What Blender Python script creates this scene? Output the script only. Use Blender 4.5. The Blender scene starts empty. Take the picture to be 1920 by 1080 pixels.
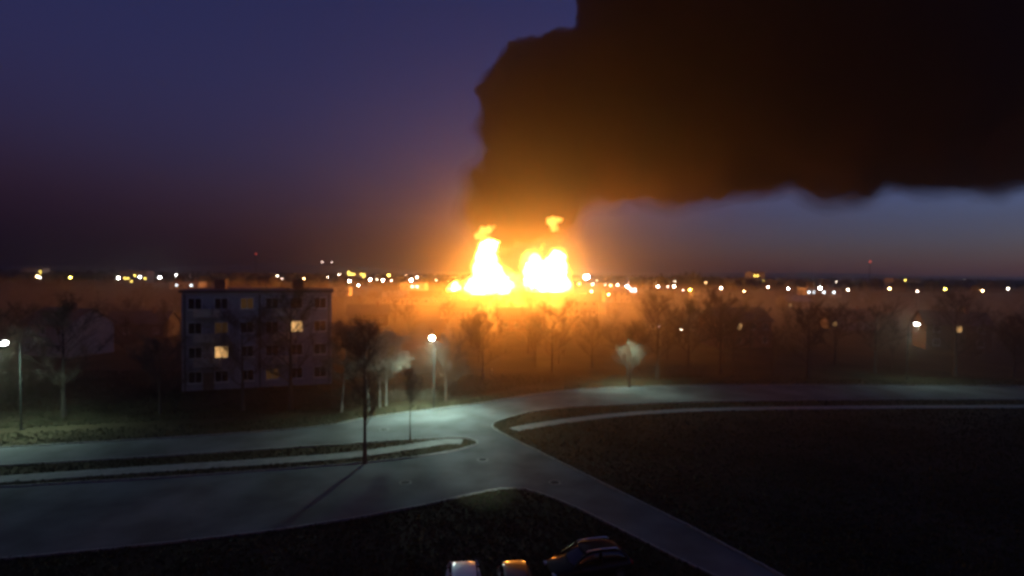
import bpy, bmesh, math, random
import numpy as np
from mathutils import Vector, Matrix, noise, Euler
random.seed(7)
R = math.radians
scene = bpy.context.scene
COL = scene.collection

# ------------------------------------------------------------------ camera, sky, exposure
CAM_H = 15.0
FPX = 1015.0
cam_d = bpy.data.cameras.new('camera')
cam = bpy.data.objects.new('camera', cam_d); COL.objects.link(cam)
cam_d.sensor_width = 36.0
cam_d.lens = 36.0 * FPX / 1920.0
cam_d.clip_start = 0.1
cam_d.clip_end = 12000
cam.location = (0, 0, CAM_H)
PITCH, ROLL = -math.atan(28 / FPX), R(-0.55)
cam.rotation_mode = 'QUATERNION'
cam_rot = Matrix.Rotation(math.pi / 2 + PITCH, 3, 'X') @ Matrix.Rotation(-ROLL, 3, 'Z')
cam.rotation_quaternion = cam_rot.to_quaternion()
cam_d.dof.use_dof = True                      # a phone that missed its focus at night
cam_d.dof.focus_distance = 6.0
cam_d.dof.aperture_fstop = (cam_d.lens / 1000) / (6.0 * 6.0 / FPX)
scene.camera = cam

world = bpy.data.worlds.new('World'); scene.world = world
world.use_nodes = True
wn = world.node_tree.nodes; wl = world.node_tree.links
bg = wn['Background']
sky = wn.new('ShaderNodeTexSky'); sky.sky_type = 'NISHITA'; sky.sun_disc = False
sky.sun_elevation = R(-3.0); sky.sun_rotation = R(80); sky.air_density = 1.0
sky.dust_density = 0.6; sky.ozone_density = 3.5; sky.altitude = 100
wl.new(sky.outputs[0], bg.inputs['Color'])
bg.inputs['Strength'].default_value = 1.55

vs = scene.view_settings
vs.view_transform = 'Standard'; vs.look = 'None'; vs.gamma = 1; vs.exposure = 0
vs.use_curve_mapping = False
cy = scene.cycles
cy.use_denoising = True
cy.max_bounces = 5; cy.diffuse_bounces = 2; cy.glossy_bounces = 2; cy.volume_bounces = 1
cy.transmission_bounces = 3; cy.transparent_max_bounces = 24
cy.sample_clamp_indirect = 3.0
cy.use_light_tree = True
cy.caustics_reflective = False; cy.caustics_refractive = False

HAZE_DENSITY = 0.00030
HAZE_G = 0.91
MIST_DENSITY = 0.0034
MIST_G = 0.87
FIRE_CORE = 460.0
FLAME = 2.6
SMOKE_DENSITY = 0.22

# ------------------------------------------------------------------ projection helpers
def ray(px, py):
    v = Vector(((px - 960) / FPX, -(py - 540) / FPX, -1.0))
    return cam_rot @ v
def gnd(px, py, z=0.0):
    d = ray(px, py)
    t = (z - CAM_H) / d.z
    return Vector((d.x * t, d.y * t, z))
def at(px, py, dist):
    d = ray(px, py)
    t = dist / d.y
    return Vector((d.x * t, dist, CAM_H + d.z * t))

# ------------------------------------------------------------------ object helpers
def tag(o, label=None, cat=None, group=None, kind=None):
    if label: o['label'] = label
    if cat: o['category'] = cat
    if group: o['group'] = group
    if kind: o['kind'] = kind
    return o
def empty(name, loc=(0, 0, 0), rz=0.0, label=None, cat=None, group=None, kind=None):
    o = bpy.data.objects.new(name, None); COL.objects.link(o)
    o.location = loc; o.rotation_euler = (0, 0, rz); o.empty_display_size = 0.3
    return tag(o, label, cat, group, kind)
def link_mesh(name, me, mat=None, parent=None, loc=(0, 0, 0), rot=(0, 0, 0)):
    o = bpy.data.objects.new(name, me); COL.objects.link(o)
    if mat is not None and not me.materials: me.materials.append(mat)
    o.location = loc; o.rotation_euler = rot
    if parent: o.parent = parent
    return o
def done(name, bm, mat, parent=None, smooth=False, loc=(0, 0, 0), rot=(0, 0, 0)):
    me = bpy.data.meshes.new(name)
    bm.normal_update()
    bm.to_mesh(me); bm.free()
    if smooth:
        me.polygons.foreach_set('use_smooth', [True] * len(me.polygons))
    return link_mesh(name, me, mat, parent, loc, rot)
def pyd(name, vs_, fs_, mat, parent=None, smooth=False):
    me = bpy.data.meshes.new(name)
    me.from_pydata(vs_, [], fs_); me.update()
    if smooth: me.polygons.foreach_set('use_smooth', [True] * len(me.polygons))
    return link_mesh(name, me, mat, parent)
def copy_tree(o, parent=None):
    c = o.copy(); COL.objects.link(c)
    if parent: c.parent = parent
    for ch in list(o.children): copy_tree(ch, c)
    return c
def box(bm, c, s, rz=0.0, bevel=0.0):
    m = Matrix.Translation(c) @ Matrix.Rotation(rz, 4, 'Z') @ Matrix.Diagonal((s[0], s[1], s[2], 1))
    r = bmesh.ops.create_cube(bm, size=1.0, matrix=m)
    if bevel:
        es = list({e for v in r['verts'] for e in v.link_edges})
        bmesh.ops.bevel(bm, geom=es, offset=bevel, segments=2, affect='EDGES', profile=0.5)
def tube(bm, pts, radii, n=8, caps=True):
    rings = []
    for i, p in enumerate(pts):
        p = Vector(p)
        if i == 0: d = Vector(pts[1]) - p
        elif i == len(pts) - 1: d = p - Vector(pts[i - 1])
        else: d = Vector(pts[i + 1]) - Vector(pts[i - 1])
        d.normalize()
        a = d.orthogonal().normalized() if abs(d.z) < .9 else Vector((1, 0, 0))
        a = (a - d * a.dot(d)).normalized()
        b = d.cross(a)
        rings.append([bm.verts.new(p + (a * math.cos(2 * math.pi * k / n) + b * math.sin(2 * math.pi * k / n)) * radii[i]) for k in range(n)])
    for i in range(len(rings) - 1):
        for k in range(n):
            bm.faces.new((rings[i][k], rings[i][(k + 1) % n], rings[i + 1][(k + 1) % n], rings[i + 1][k]))
    if caps:
        bm.faces.new(rings[0][::-1]); bm.faces.new(rings[-1])
def sphere(bm, c, r, sub=2, sc=(1, 1, 1)):
    m = Matrix.Translation(c) @ Matrix.Diagonal((sc[0], sc[1], sc[2], 1))
    bmesh.ops.create_icosphere(bm, subdivisions=sub, radius=r, matrix=m)

# ------------------------------------------------------------------ materials
def mat(name, col, rough=0.8, col2=None, scale=4.0, bump=0.0, metallic=0.0, coat=0.0, spec=0.5, bump_scale=None, detail=6):
    m = bpy.data.materials.new(name); m.use_nodes = True
    nt = m.node_tree; n = nt.nodes; l = nt.links
    b = n['Principled BSDF']
    b.inputs['Base Color'].default_value = (*col, 1)
    b.inputs['Roughness'].default_value = rough
    b.inputs['Metallic'].default_value = metallic
    b.inputs['Coat Weight'].default_value = coat
    b.inputs['Coat Roughness'].default_value = 0.05
    b.inputs['Specular IOR Level'].default_value = spec
    tc = n.new('ShaderNodeTexCoord')
    if col2:
        t = n.new('ShaderNodeTexNoise'); t.inputs['Scale'].default_value = scale; t.inputs['Detail'].default_value = detail
        l.new(tc.outputs['Object'], t.inputs['Vector'])
        r = n.new('ShaderNodeValToRGB')
        r.color_ramp.elements[0].position = .35; r.color_ramp.elements[0].color = (*col, 1)
        r.color_ramp.elements[1].position = .65; r.color_ramp.elements[1].color = (*col2, 1)
        l.new(t.outputs['Fac'], r.inputs['Fac']); l.new(r.outputs['Color'], b.inputs['Base Color'])
    if bump:
        t2 = n.new('ShaderNodeTexNoise'); t2.inputs['Scale'].default_value = bump_scale or scale * 4
        t2.inputs['Detail'].default_value = 5
        l.new(tc.outputs['Object'], t2.inputs['Vector'])
        bp = n.new('ShaderNodeBump'); bp.inputs['Strength'].default_value = bump; bp.inputs['Distance'].default_value = 0.05
        l.new(t2.outputs['Fac'], bp.inputs['Height']); l.new(bp.outputs['Normal'], b.inputs['Normal'])
    return m
def emis(name, col, strength):
    m = bpy.data.materials.new(name); m.use_nodes = True
    nt = m.node_tree; nt.nodes.clear()
    e = nt.nodes.new('ShaderNodeEmission'); e.inputs[0].default_value = (*col, 1); e.inputs[1].default_value = strength
    o = nt.nodes.new('ShaderNodeOutputMaterial'); nt.links.new(e.outputs[0], o.inputs['Surface'])
    return m
def vol(name, kind, **k):
    m = bpy.data.materials.new(name); m.use_nodes = True
    nt = m.node_tree; nt.nodes.clear()
    o = nt.nodes.new('ShaderNodeOutputMaterial')
    if kind == 'emit':
        s = nt.nodes.new('ShaderNodeEmission'); s.inputs[0].default_value = (*k['col'], 1); s.inputs[1].default_value = k['strength']
    else:
        s = nt.nodes.new('ShaderNodeVolumePrincipled')
        s.inputs['Color'].default_value = (*k['col'], 1); s.inputs['Density'].default_value = k['density']
        s.inputs['Anisotropy'].default_value = k['g']
    nt.links.new(s.outputs[0], o.inputs['Volume'])
    return m

M = {}
M['soil'] = mat('soil_and_grass', (.028, .024, .013), .95, (.075, .058, .032), .13, .6, bump_scale=3, spec=.08)
M['grass'] = mat('grass_blades', (.035, .045, .016), .8, (.07, .06, .025), .5)
M['asphalt'] = mat('asphalt', (.095, .095, .09), .92, (.17, .17, .165), .28, .5, spec=.12, bump_scale=25)
M['paving'] = mat('pale_paving', (.20, .185, .165), .9, (.28, .26, .23), 1.5, .3, bump_scale=20)
M['kerb'] = mat('kerb_concrete', (.20, .19, .17), .8, (.30, .29, .26), 2, .3)
M['bark'] = mat('dark_bark', (.06, .045, .032), .9, (.10, .08, .06), 6, .6)
M['pale_bark'] = mat('pale_bark', (.20, .18, .15), .85, (.30, .27, .23), 5, .4)
M['twig'] = mat('twigs', (.075, .06, .04), .85, (.11, .09, .06), 3)
M['pale_twig'] = mat('pale_twigs', (.11, .095, .07), .85, (.17, .15, .11), 3)
M['bud'] = mat('budding_leaves', (.022, .022, .006), .8, (.045, .040, .010), 3)
M['steel'] = mat('dark_painted_steel', (.02, .022, .02), .7, (.035, .035, .03), 5, spec=.2)
M['plaster'] = mat('pale_plaster', (.22, .23, .26), .85, (.28, .29, .32), .8, .2)
M['plaster_w'] = mat('warm_plaster', (.40, .34, .27), .85, (.48, .42, .33), .8, .2)
M['brick'] = mat('brown_brick', (.20, .10, .07), .9, (.26, .14, .09), 1.2, .3)
M['wood'] = mat('weathered_boards', (.12, .09, .065), .9, (.17, .13, .09), 2, .3)
M['roof_d'] = mat('dark_roofing', (.06, .055, .05), .75, (.09, .08, .07), .9, .3)
M['roof_l'] = mat('pale_sheet_roof', (.28, .27, .26), .55, (.36, .35, .33), .9, .2)
M['frame'] = mat('window_frame', (.55, .55, .53), .6)
M['glass'] = mat('dark_glass', (.02, .022, .026), .08, spec=.8)
M['lit_warm'] = emis('lit_window_warm', (1, .55, .2), .9)
M['lit_dim'] = emis('lit_window_dim', (1, .5, .2), .035)
M['lit_yel'] = emis('lit_window_yellow', (1, .72, .12), 9)
M['lit_white'] = emis('lit_window_white', (.85, .95, 1), 7)
M['rubber'] = mat('tyre_rubber', (.02, .02, .02), .85)
M['rim'] = mat('wheel_alloy', (.35, .35, .36), .35, metallic=.9)
M['chrome'] = mat('chrome_trim', (.6, .6, .6), .28, metallic=1)
M['paint_w'] = mat('white_car_paint', (.72, .74, .80), .35, coat=1)
M['paint_k'] = mat('black_car_paint', (.008, .008, .009), .8, coat=.35, spec=.2)
M['paint_b'] = mat('dark_blue_car_paint', (.015, .02, .04), .3, coat=1)
M['paint_r'] = mat('dark_red_car_paint', (.06, .01, .01), .3, coat=1)
M['tail'] = mat('tail_lamp_plastic', (.35, .01, .01), .15, coat=1)
M['head'] = mat('headlamp_glass', (.5, .5, .5), .08, coat=1)
M['far_wood'] = mat('far_wood', (.045, .042, .03), .95, (.07, .06, .04), .05)
M['hill'] = mat('far_hill', (.04, .045, .03), .95, (.07, .07, .045), .004)

# ------------------------------------------------------------------ ground, hills
def build_ground():
    xs = [-2600, -1400, -700, -300, -150, -90, -60, -40, -20, 0, 20, 40, 60, 90, 150, 300, 700, 1400, 2600]
    ys = [-120, -40, 0, 20, 35, 50, 70, 100, 140, 200, 300, 450, 700, 1100, 1700, 2400, 3100]
    vs_, fs_ = [], []
    for y in ys:
        for x in xs: vs_.append((x, y, 0.0))
    nx = len(xs)
    for j in range(len(ys) - 1):
        for i in range(nx - 1):
            a = j * nx + i
            fs_.append((a, a + 1, a + nx + 1, a + nx))
    tag(pyd('ground', vs_, fs_, M['soil']), kind='structure')
build_ground()
def build_hills():
    vs_, fs_ = [], []
    nx, ny = 90, 10
    for j in range(ny):
        for i in range(nx):
            x = -2500 + 5000 * i / (nx - 1)
            y = 2050 + 900 * j / (ny - 1)
            px = 960 + x / 2400 * FPX
            h = 16 + 34 * math.exp(-((px - 520) / 170) ** 2) + 12 * math.exp(-((px - 60) / 220) ** 2) + 14 * math.exp(-((px - 1500) / 260) ** 2)
            h += 8 * noise.noise(Vector((x * .004, y * .004, 2))) + 4 * noise.noise(Vector((x * .02, y * .02, 5)))
            s = math.sin(math.pi * j / (ny - 1)) ** .7
            vs_.append((x, y, h * s - 1 + (0 if 0 < j < ny - 1 else -0.5)))
    for j in range(ny - 1):
        for i in range(nx - 1):
            a = j * nx + i; fs_.append((a, a + 1, a + nx + 1, a + nx))
    tag(pyd('hills', vs_, fs_, M['hill'], smooth=True), kind='structure')
build_hills()

M['dimmed'] = mat('painted_dark_ground', (.003, .0026, .002), 1.0, (.008, .006, .005), .08, spec=0)  # ground colour painted near black to dim the firelight around the blazes
bm = bmesh.new(); vv = []
c0 = Vector((0, 0))
for k in range(64):
    a = k / 64 * 2 * math.pi
    q = 1 + .14 * noise.noise(Vector((math.cos(a) * 2, math.sin(a) * 2, 7))) + .05 * noise.noise(Vector((math.cos(a) * 9, math.sin(a) * 9, 3)))
    vv.append(bm.verts.new((6 + 105 * q * math.cos(a), 376 + 92 * q * math.sin(a), .004)))
f = bm.faces.new(vv); bmesh.ops.triangulate(bm, faces=[f])
tag(done('painted_shade_ground', bm, M['dimmed']), kind='structure')

# ------------------------------------------------------------------ road, paths, kerbs
A_UP = [(-200, 850), (200, 829), (597, 803), (690, 783), (800, 769), (900, 757), (1000, 739), (1080, 730), (1180, 725), (1320, 722), (1600, 722), (2100, 726)]
B_LOW = [(2100, 750), (1600, 750), (1320, 754), (1180, 759), (1080, 763), (1000, 772), (955, 783), (928, 793), (922, 800), (932, 808)]
D_R = [(960, 823), (1010, 847), (1075, 880), (1200, 942), (1324, 1003), (1500, 1100)]
NOSE_LAWN = [(1380, 1100), (1290, 1058), (1180, 1003), (1080, 952), (1010, 924), (955, 914), (890, 925), (800, 948), (600, 985), (300, 1022), (-200, 1068)]
C_UP = [(-200, 925), (300, 897), (597, 875), (690, 868), (800, 855), (865, 843), (892, 835)]
A_LOW = [(896, 829), (880, 823), (850, 820), (760, 826), (640, 834), (597, 837), (200, 863), (-200, 885)]
def chaikin(pts, n=2):
    for _ in range(n):
        q = [pts[0]]
        for a, b in zip(pts[:-1], pts[1:]):
            q += [tuple(.75 * a[k] + .25 * b[k] for k in (0, 1)), tuple(.25 * a[k] + .75 * b[k] for k in (0, 1))]
        q.append(pts[-1]); pts = q
    return pts
def to_w(pts): return [gnd(*p).to_2d() for p in pts]
edges = {}
edges['A_UP'] = chaikin([tuple(p) for p in to_w(A_UP)])
edges['R'] = chaikin([tuple(p) for p in to_w(B_LOW + D_R)])
edges['LAWN'] = chaikin([tuple(p) for p in to_w(NOSE_LAWN)])
edges['ISL'] = chaikin([tuple(p) for p in to_w(C_UP + A_LOW)])
road_poly = edges['A_UP'] + edges['R'] + edges['LAWN'] + edges['ISL']
def poly_sheet(name, pts, z, m, thick=0.0):
    bm = bmesh.new()
    f = bm.faces.new([bm.verts.new((x, y, z)) for x, y in pts])
    bm.normal_update()
    if f.normal.z < 0: f.normal_flip()
    if thick:
        r = bmesh.ops.extrude_face_region(bm, geom=[f])
        for g in r['geom']:
            if isinstance(g, bmesh.types.BMVert): g.co.z -= thick
        # the top face is the original; the extruded copy is the bottom
        bmesh.ops.recalc_face_normals(bm, faces=bm.faces)
    bmesh.ops.triangulate(bm, faces=[f for f in bm.faces if len(f.verts) > 4])
    return tag(done(name, bm, m), kind='structure')
poly_sheet('road', road_poly, 0.004, M['asphalt'])
def strip(pts, w):
    out_l, out_r = [], []
    for i, p in enumerate(pts):
        p = Vector(p)
        d = (Vector(pts[min(i + 1, len(pts) - 1)]) - Vector(pts[max(i - 1, 0)])).normalized()
        nrm = Vector((-d.y, d.x)) * w / 2
        out_l.append(tuple(p + nrm)); out_r.append(tuple(p - nrm))
    return out_l + out_r[::-1]
walk_isl = strip(chaikin([tuple(p) for p in to_w([(-200, 914), (200, 886), (597, 860), (690, 851), (780, 837), (835, 828), (866, 829)])]), 1.5)
walk_r = strip(chaikin([tuple(p) for p in to_w([(962, 806), (1000, 799), (1080, 787), (1180, 776), (1320, 768), (1600, 764), (2100, 762)])]), 1.4)
walk_far = strip(chaikin([tuple(p) for p in to_w([(-200, 818), (200, 800), (597, 778), (690, 765), (800, 752), (900, 742), (985, 727), (1080, 718), (1180, 713), (1320, 710), (1700, 709)])]), 1.6)
for nm, pts in (('footpath', walk_isl), ('footpath', walk_r)):
    poly_sheet(nm, pts, 0.06, M['paving'], .05)

bm = bmesh.new(); box(bm, (0, 0, 0), (.97, .15, .20), bevel=.02)
kerb_me = bpy.data.meshes.new('kerb_stone'); bm.to_mesh(kerb_me); bm.free(); kerb_me.materials.append(M['kerb'])
def kerb(pts, label):
    root = empty('kerb', (0, 0, 0), kind='structure')
    P = [Vector(p) for p in pts]
    stones = []
    carry = 0.5
    for a, b in zip(P[:-1], P[1:]):
        L = (b - a).length
        if L < 1e-6: continue
        d = (b - a) / L
        t = carry
        while t < L:
            p = a + d * t
            if abs(p.x) < 75 and 20 < p.y < 95: stones.append((p, math.atan2(d.y, d.x)))
            t += 1.0
        carry = t - L
    stones.sort(key=lambda s: s[0].length)
    for p, an in stones[:295]:
        o = link_mesh('kerb_stone', kerb_me, None, root, (p.x, p.y, 0.01 + random.uniform(-.012, .012)), (random.uniform(-.02, .02), random.uniform(-.015, .015), an + random.uniform(-.02, .02)))
for k in ('A_UP', 'R', 'LAWN', 'ISL'): kerb(edges[k], k)

# manhole covers in the carriageway
for x, y, lb in ((720, 806, 'round manhole cover in the bright road left of the junction'), (905, 862, 'round manhole cover in the middle of the junction'), (1040, 905, 'round manhole cover in the dim right branch'), (760, 905, 'round manhole cover in the near road on the left')):
    g = gnd(x, y); root = empty('manhole_cover', (g.x, g.y, 0), 0, lb, 'manhole cover', 'manhole covers in the road')
    bm = bmesh.new(); bmesh.ops.create_cone(bm, cap_ends=True, segments=28, radius1=.44, radius2=.43, depth=.012, matrix=Matrix.Translation((0, 0, .012))); done('rim', bm, M['kerb'], root)
    bm = bmesh.new(); bmesh.ops.create_cone(bm, cap_ends=True, segments=28, radius1=.33, radius2=.33, depth=.010, matrix=Matrix.Translation((0, 0, .019)))
    for k in range(-2, 3): box(bm, (k * .11, 0, .028), (.03, .44 - abs(k) * .08, .008))
    done('lid', bm, M['rubber'], root)
# grass on verges
def inside(poly, X, Y):
    res = np.zeros(len(X), bool)
    P = np.array(poly); x1, y1 = P[:, 0], P[:, 1]; x2, y2 = np.roll(x1, -1), np.roll(y1, -1)
    for a, b, c, d in zip(x1, y1, x2, y2):
        if b == d: continue
        cond = ((b > Y) != (d > Y)) & (X < (c - a) * (Y - b) / (d - b) + a)
        res ^= cond
    return res
def build_grass():
    rng = np.random.default_rng(4)
    N = 130000
    Y = 20 + 60 * rng.random(N) ** 1.1; X = (rng.random(N) * 2 - 1) * (Y * .98)
    keep = np.ones(N, bool)
    for p in (road_poly, walk_isl, walk_r, walk_far): keep &= ~inside(p, X, Y)
    dens = np.array([noise.noise(Vector((x * .25, y * .25, 0))) for x, y in zip(X, Y)])
    keep &= (dens + rng.normal(0, .4, N)) > -.6
    X, Y = X[keep], Y[keep]; n = len(X)
    H = rng.uniform(.06, .20, n); A = rng.random(n) * 6.28; W = rng.uniform(.05, .12, n)
    lx, ly = rng.normal(0, .06, n), rng.normal(0, .06, n)
    v = np.zeros((n, 3, 3))
    v[:, 0] = np.stack([X - np.cos(A) * W, Y - np.sin(A) * W, np.zeros(n)], 1)
    v[:, 1] = np.stack([X + np.cos(A) * W, Y + np.sin(A) * W, np.zeros(n)], 1)
    v[:, 2] = np.stack([X + lx, Y + ly, H], 1)
    me = bpy.data.meshes.new('grass')
    me.vertices.add(3 * n); me.vertices.foreach_set('co', v.reshape(-1))
    me.loops.add(3 * n); me.loops.foreach_set('vertex_index', np.arange(3 * n, dtype=np.int32))
    me.polygons.add(n); me.polygons.foreach_set('loop_start', np.arange(0, 3 * n, 3, dtype=np.int32))
    me.update(calc_edges=True)
    o = link_mesh('grass', me, M['grass']); tag(o, 'short spring grass on the verges and lawns beside the road', 'grass', kind='stuff')
build_grass()

# ------------------------------------------------------------------ volumes: fires and smoke
def lumpy(name, spheres, voxel, m, amp, freq, seed=0, parent=None, clip_z=None, oct_=4, resmooth=0, bias=.55):
    """spheres: (centre, radius). One closed lumpy hull."""
    bm = bmesh.new()
    for c, r in spheres: sphere(bm, c, r, 3)
    me = bpy.data.meshes.new(name); bm.to_mesh(me); bm.free()
    o = bpy.data.objects.new(name, me); COL.objects.link(o)
    md = o.modifiers.new('r', 'REMESH'); md.mode = 'VOXEL'; md.voxel_size = voxel
    dg = bpy.context.evaluated_depsgraph_get()
    ev = bpy.data.meshes.new_from_object(o.evaluated_get(dg))
    bpy.data.objects.remove(o)
    n = len(ev.vertices)
    co = np.empty(n * 3); ev.vertices.foreach_get('co', co); co = co.reshape(-1, 3)
    no = np.empty(n * 3); ev.vertices.foreach_get('normal', no); no = no.reshape(-1, 3)
    off = Vector((seed * 13.7, seed * 7.1, seed * 3.3))
    for i in range(n):
        p = Vector(co[i]); t = 0; f = freq; a = 1.0
        for k in range(oct_):
            t += a * (1 - 2.2 * abs(noise.noise(p * f + off))); f *= 2.1; a *= .5
        co[i] += no[i] * amp * (t - bias)
    if resmooth:
        ev.vertices.foreach_set('co', co.reshape(-1)); ev.update()
        o = bpy.data.objects.new(name, ev); COL.objects.link(o)
        md = o.modifiers.new('r', 'REMESH'); md.mode = 'VOXEL'; md.voxel_size = resmooth
        ev = bpy.data.meshes.new_from_object(o.evaluated_get(bpy.context.evaluated_depsgraph_get()))
        bpy.data.objects.remove(o)
        n = len(ev.vertices); co = np.empty(n * 3); ev.vertices.foreach_get('co', co); co = co.reshape(-1, 3)
    if clip_z is not None: co[:, 2] = np.maximum(co[:, 2], clip_z)
    ev.vertices.foreach_set('co', co.reshape(-1)); ev.update()
    ev.name = name
    return link_mesh(name, ev, m, parent)

M['flame'] = vol('flame_glow', 'emit', col=(1.0, .50, .10), strength=FLAME)
M['tongue'] = vol('flame_tongue_glow', 'emit', col=(1.0, .48, .08), strength=FLAME * .10)
M['halo_flame'] = vol('outer_flame_glow', 'emit', col=(1.0, .55, .10), strength=FLAME * .035)
M['core'] = emis('flame_core', (1.0, .285, .028), FIRE_CORE)
def sp(lst, D):
    k = D / FPX
    return [(at(x, y, D) + Vector((0, dy * k, 0)), r * k) for x, y, r, dy in lst]
def fire(D, body, core, tongues, outer, label, seed):
    root = empty('fire', gnd_at(body[0][0], D), label=label, cat='fire', group='fires on the horizon')
    bpy.context.view_layer.update()
    inv = Matrix.Translation(-root.location)
    def loc(o): o.data.transform(inv); o.parent = root; return o
    loc(lumpy('flame', sp(body, D), 0.9, M['flame'], 2.5, .23, seed, clip_z=.2, oct_=3))
    for t in outer: loc(lumpy('flame_fringe', sp(t, D), 1.3, M['halo_flame'], 2.2, .12, seed + 3, clip_z=.15, oct_=3))
    for i, t in enumerate(tongues): loc(lumpy('flame_tongue', sp(t, D), 1.0, M['tongue'], 2.0, .16, seed + 5 + i, oct_=3))
    bm = bmesh.new()
    for c, r in sp(core, D): sphere(bm, c, r, 1)
    loc(done('flame_core', bm, M['core']))
    return root
def gnd_at(px, D):
    d = ray(px, 540); t = D / d.y
    return Vector((d.x * t, D, 0))
fire(365,
     [(908, 536, 25, 0), (888, 538, 15, 0), (940, 535, 18, 5), (912, 508, 22, 0), (911, 484, 18, 0), (915, 466, 15, 3), (927, 460, 8, 0), (925, 515, 18, 0), (952, 538, 9, 0), (905, 545, 14, -8)],
     [(908, 535, 15, 0), (912, 510, 13, 0), (913, 484, 11, 0), (936, 535, 11, 4), (890, 538, 9, 0)],
     [[(905, 436, 9, 0), (896, 440, 6, 0), (915, 432, 7, 0), (926, 424, 4, 0)]],
     [[(912, 500, 29, 0), (908, 535, 31, 0), (940, 525, 27, 0), (914, 465, 20, 0), (880, 538, 20, 0), (960, 530, 17, 0)]],
     'larger white-hot blaze on the left with a tall narrow tip', 1)
fire(430,
     [(1010, 532, 20, 0), (1040, 528, 22, 0), (1058, 536, 11, 0), (998, 512, 15, 0), (1040, 500, 20, 0), (1045, 485, 15, 0), (1004, 490, 11, 0), (996, 534, 12, 0), (1022, 510, 20, 0)],
     [(1012, 530, 12, 0), (1040, 527, 14, 0), (1040, 500, 12, 0), (1002, 510, 9, 0)],
     [[(1024, 430, 8, -150), (1033, 427, 7, -150), (1026, 440, 7, -150)], [(985, 482, 6, 0), (990, 474, 5, 0), (1014, 466, 5, 0), (1018, 460, 3, 0), (981, 490, 5, 0)]],
     [[(1015, 520, 28, 0), (1045, 515, 27, 0), (995, 500, 22, 0), (1045, 480, 18, 0), (1000, 480, 16, 0), (970, 530, 20, 0), (1062, 535, 14, 0)]],
     'blaze on the right with a broad ragged top', 2)
fire(420,
     [(852, 536, 7, 0), (851, 543, 8, 0), (856, 542, 7, 0), (845, 545, 5, 0)],
     [(852, 540, 4, 0)],
     [], [],
     'small low fire left of the two big blazes', 3)

M['smoke'] = vol('thick_smoke', 'sc', col=(.085, .05, .028), density=SMOKE_DENSITY, g=.2)
def build_smoke():
    D = 405
    L = []
    left_edge = [(908, 425), (902, 390), (900, 350), (915, 310), (930, 285), (912, 250), (908, 218), (912, 188), (936, 162), (962, 134), (1006, 114), (1050, 88), (1086, 44), (1092, 0), (1092, -60)]
    def lower(x):   # bottom edge of the plume at this px
        if x < 1075: return 440
        if x < 1110: return 440 - (x - 1075) * 1.9
        return 374 - 22 * min(1, (x - 1110) / 120) + 8 * math.sin(x * .021) - 0.045 * max(0, x - 1330)
    # outline lobes
    for x, y in left_edge:
        r = random.uniform(22, 34)
        L.append((x + r * .9, y, r, random.uniform(-30, 30)))
    for x, y, r in ((925, 400, 32), (985, 400, 45), (1040, 400, 36), (960, 370, 52), (1020, 360, 58), (1095, 335, 34), (1130, 330, 32), (1165, 322, 34), (1195, 316, 34), (1220, 310, 34), (955, 330, 45), (1010, 310, 70), (970, 280, 45),
                    (970, 230, 60), (975, 180, 65), (1000, 150, 70), (1050, 250, 90), (1060, 160, 90), (1030, 125, 36), (1118, 70, 30), (1135, 40, 36), (1140, -20, 40)):
        L.append((x, y, r, random.uniform(-25, 25)))
    x = 1120
    while x < 2150:
        lo = lower(x)
        r = random.uniform(34, 70); lo += random.uniform(-12, 5)
        L.append((x, lo - r, r, random.uniform(-40, 40)))
        for yy in range(int(lo - 100), -160, -55):
            if yy < 120 and x < 1200: continue
            L.append((x + random.uniform(-20, 20), yy, random.uniform(60, 85), random.uniform(-60, 60)))
        for q in range(3): L.append((x + random.uniform(-25, 25), lo - random.uniform(4, 26), random.uniform(14, 26), random.uniform(-20, 20)))
        for yy in range(int(lo - 70), -160, -60): L.append((x, yy, 62, 0) if yy > 130 or x > 1190 else (max(x, 1160), yy, 50, 0))
        x += 42
    for x_, y_, r_ in ((1003, 84, 8), (1014, 82, 6), (902, 176, 8), (1046, 66, 9), (1084, 20, 8), (955, 103, 9), (890, 400, 12), (893, 330, 10)):
        L.append((x_ + 2, y_ + 2, r_, 0))
    sph = sp(L, D)
    o = lumpy('smoke', sph, 3.6, M['smoke'], 9.0, .050, 4, oct_=4, bias=.85, resmooth=2.6)
    # the plume thins outward: ever thinner smoke around the dense body
    for k, (grow_, dens, ymin) in enumerate(((2.5, .040, 130), (5.5, .026, 170), (9.0, .015, 200), (13.0, .009, 240))):
        m = vol('thin_smoke', 'sc', col=(.085, .05, .028), density=dens, g=.2)
        part = [(c, q + grow_) for (c, q), l in zip(sph, L) if l[1] > ymin]
        lumpy('thin_smoke', part, 5.6, m, 6.5, .042, 4, oct_=3, resmooth=4.6, bias=.85, parent=o)
    tag(o, 'huge black smoke plume rising from the fires and drifting right', 'smoke', kind='stuff')
build_smoke()

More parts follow.
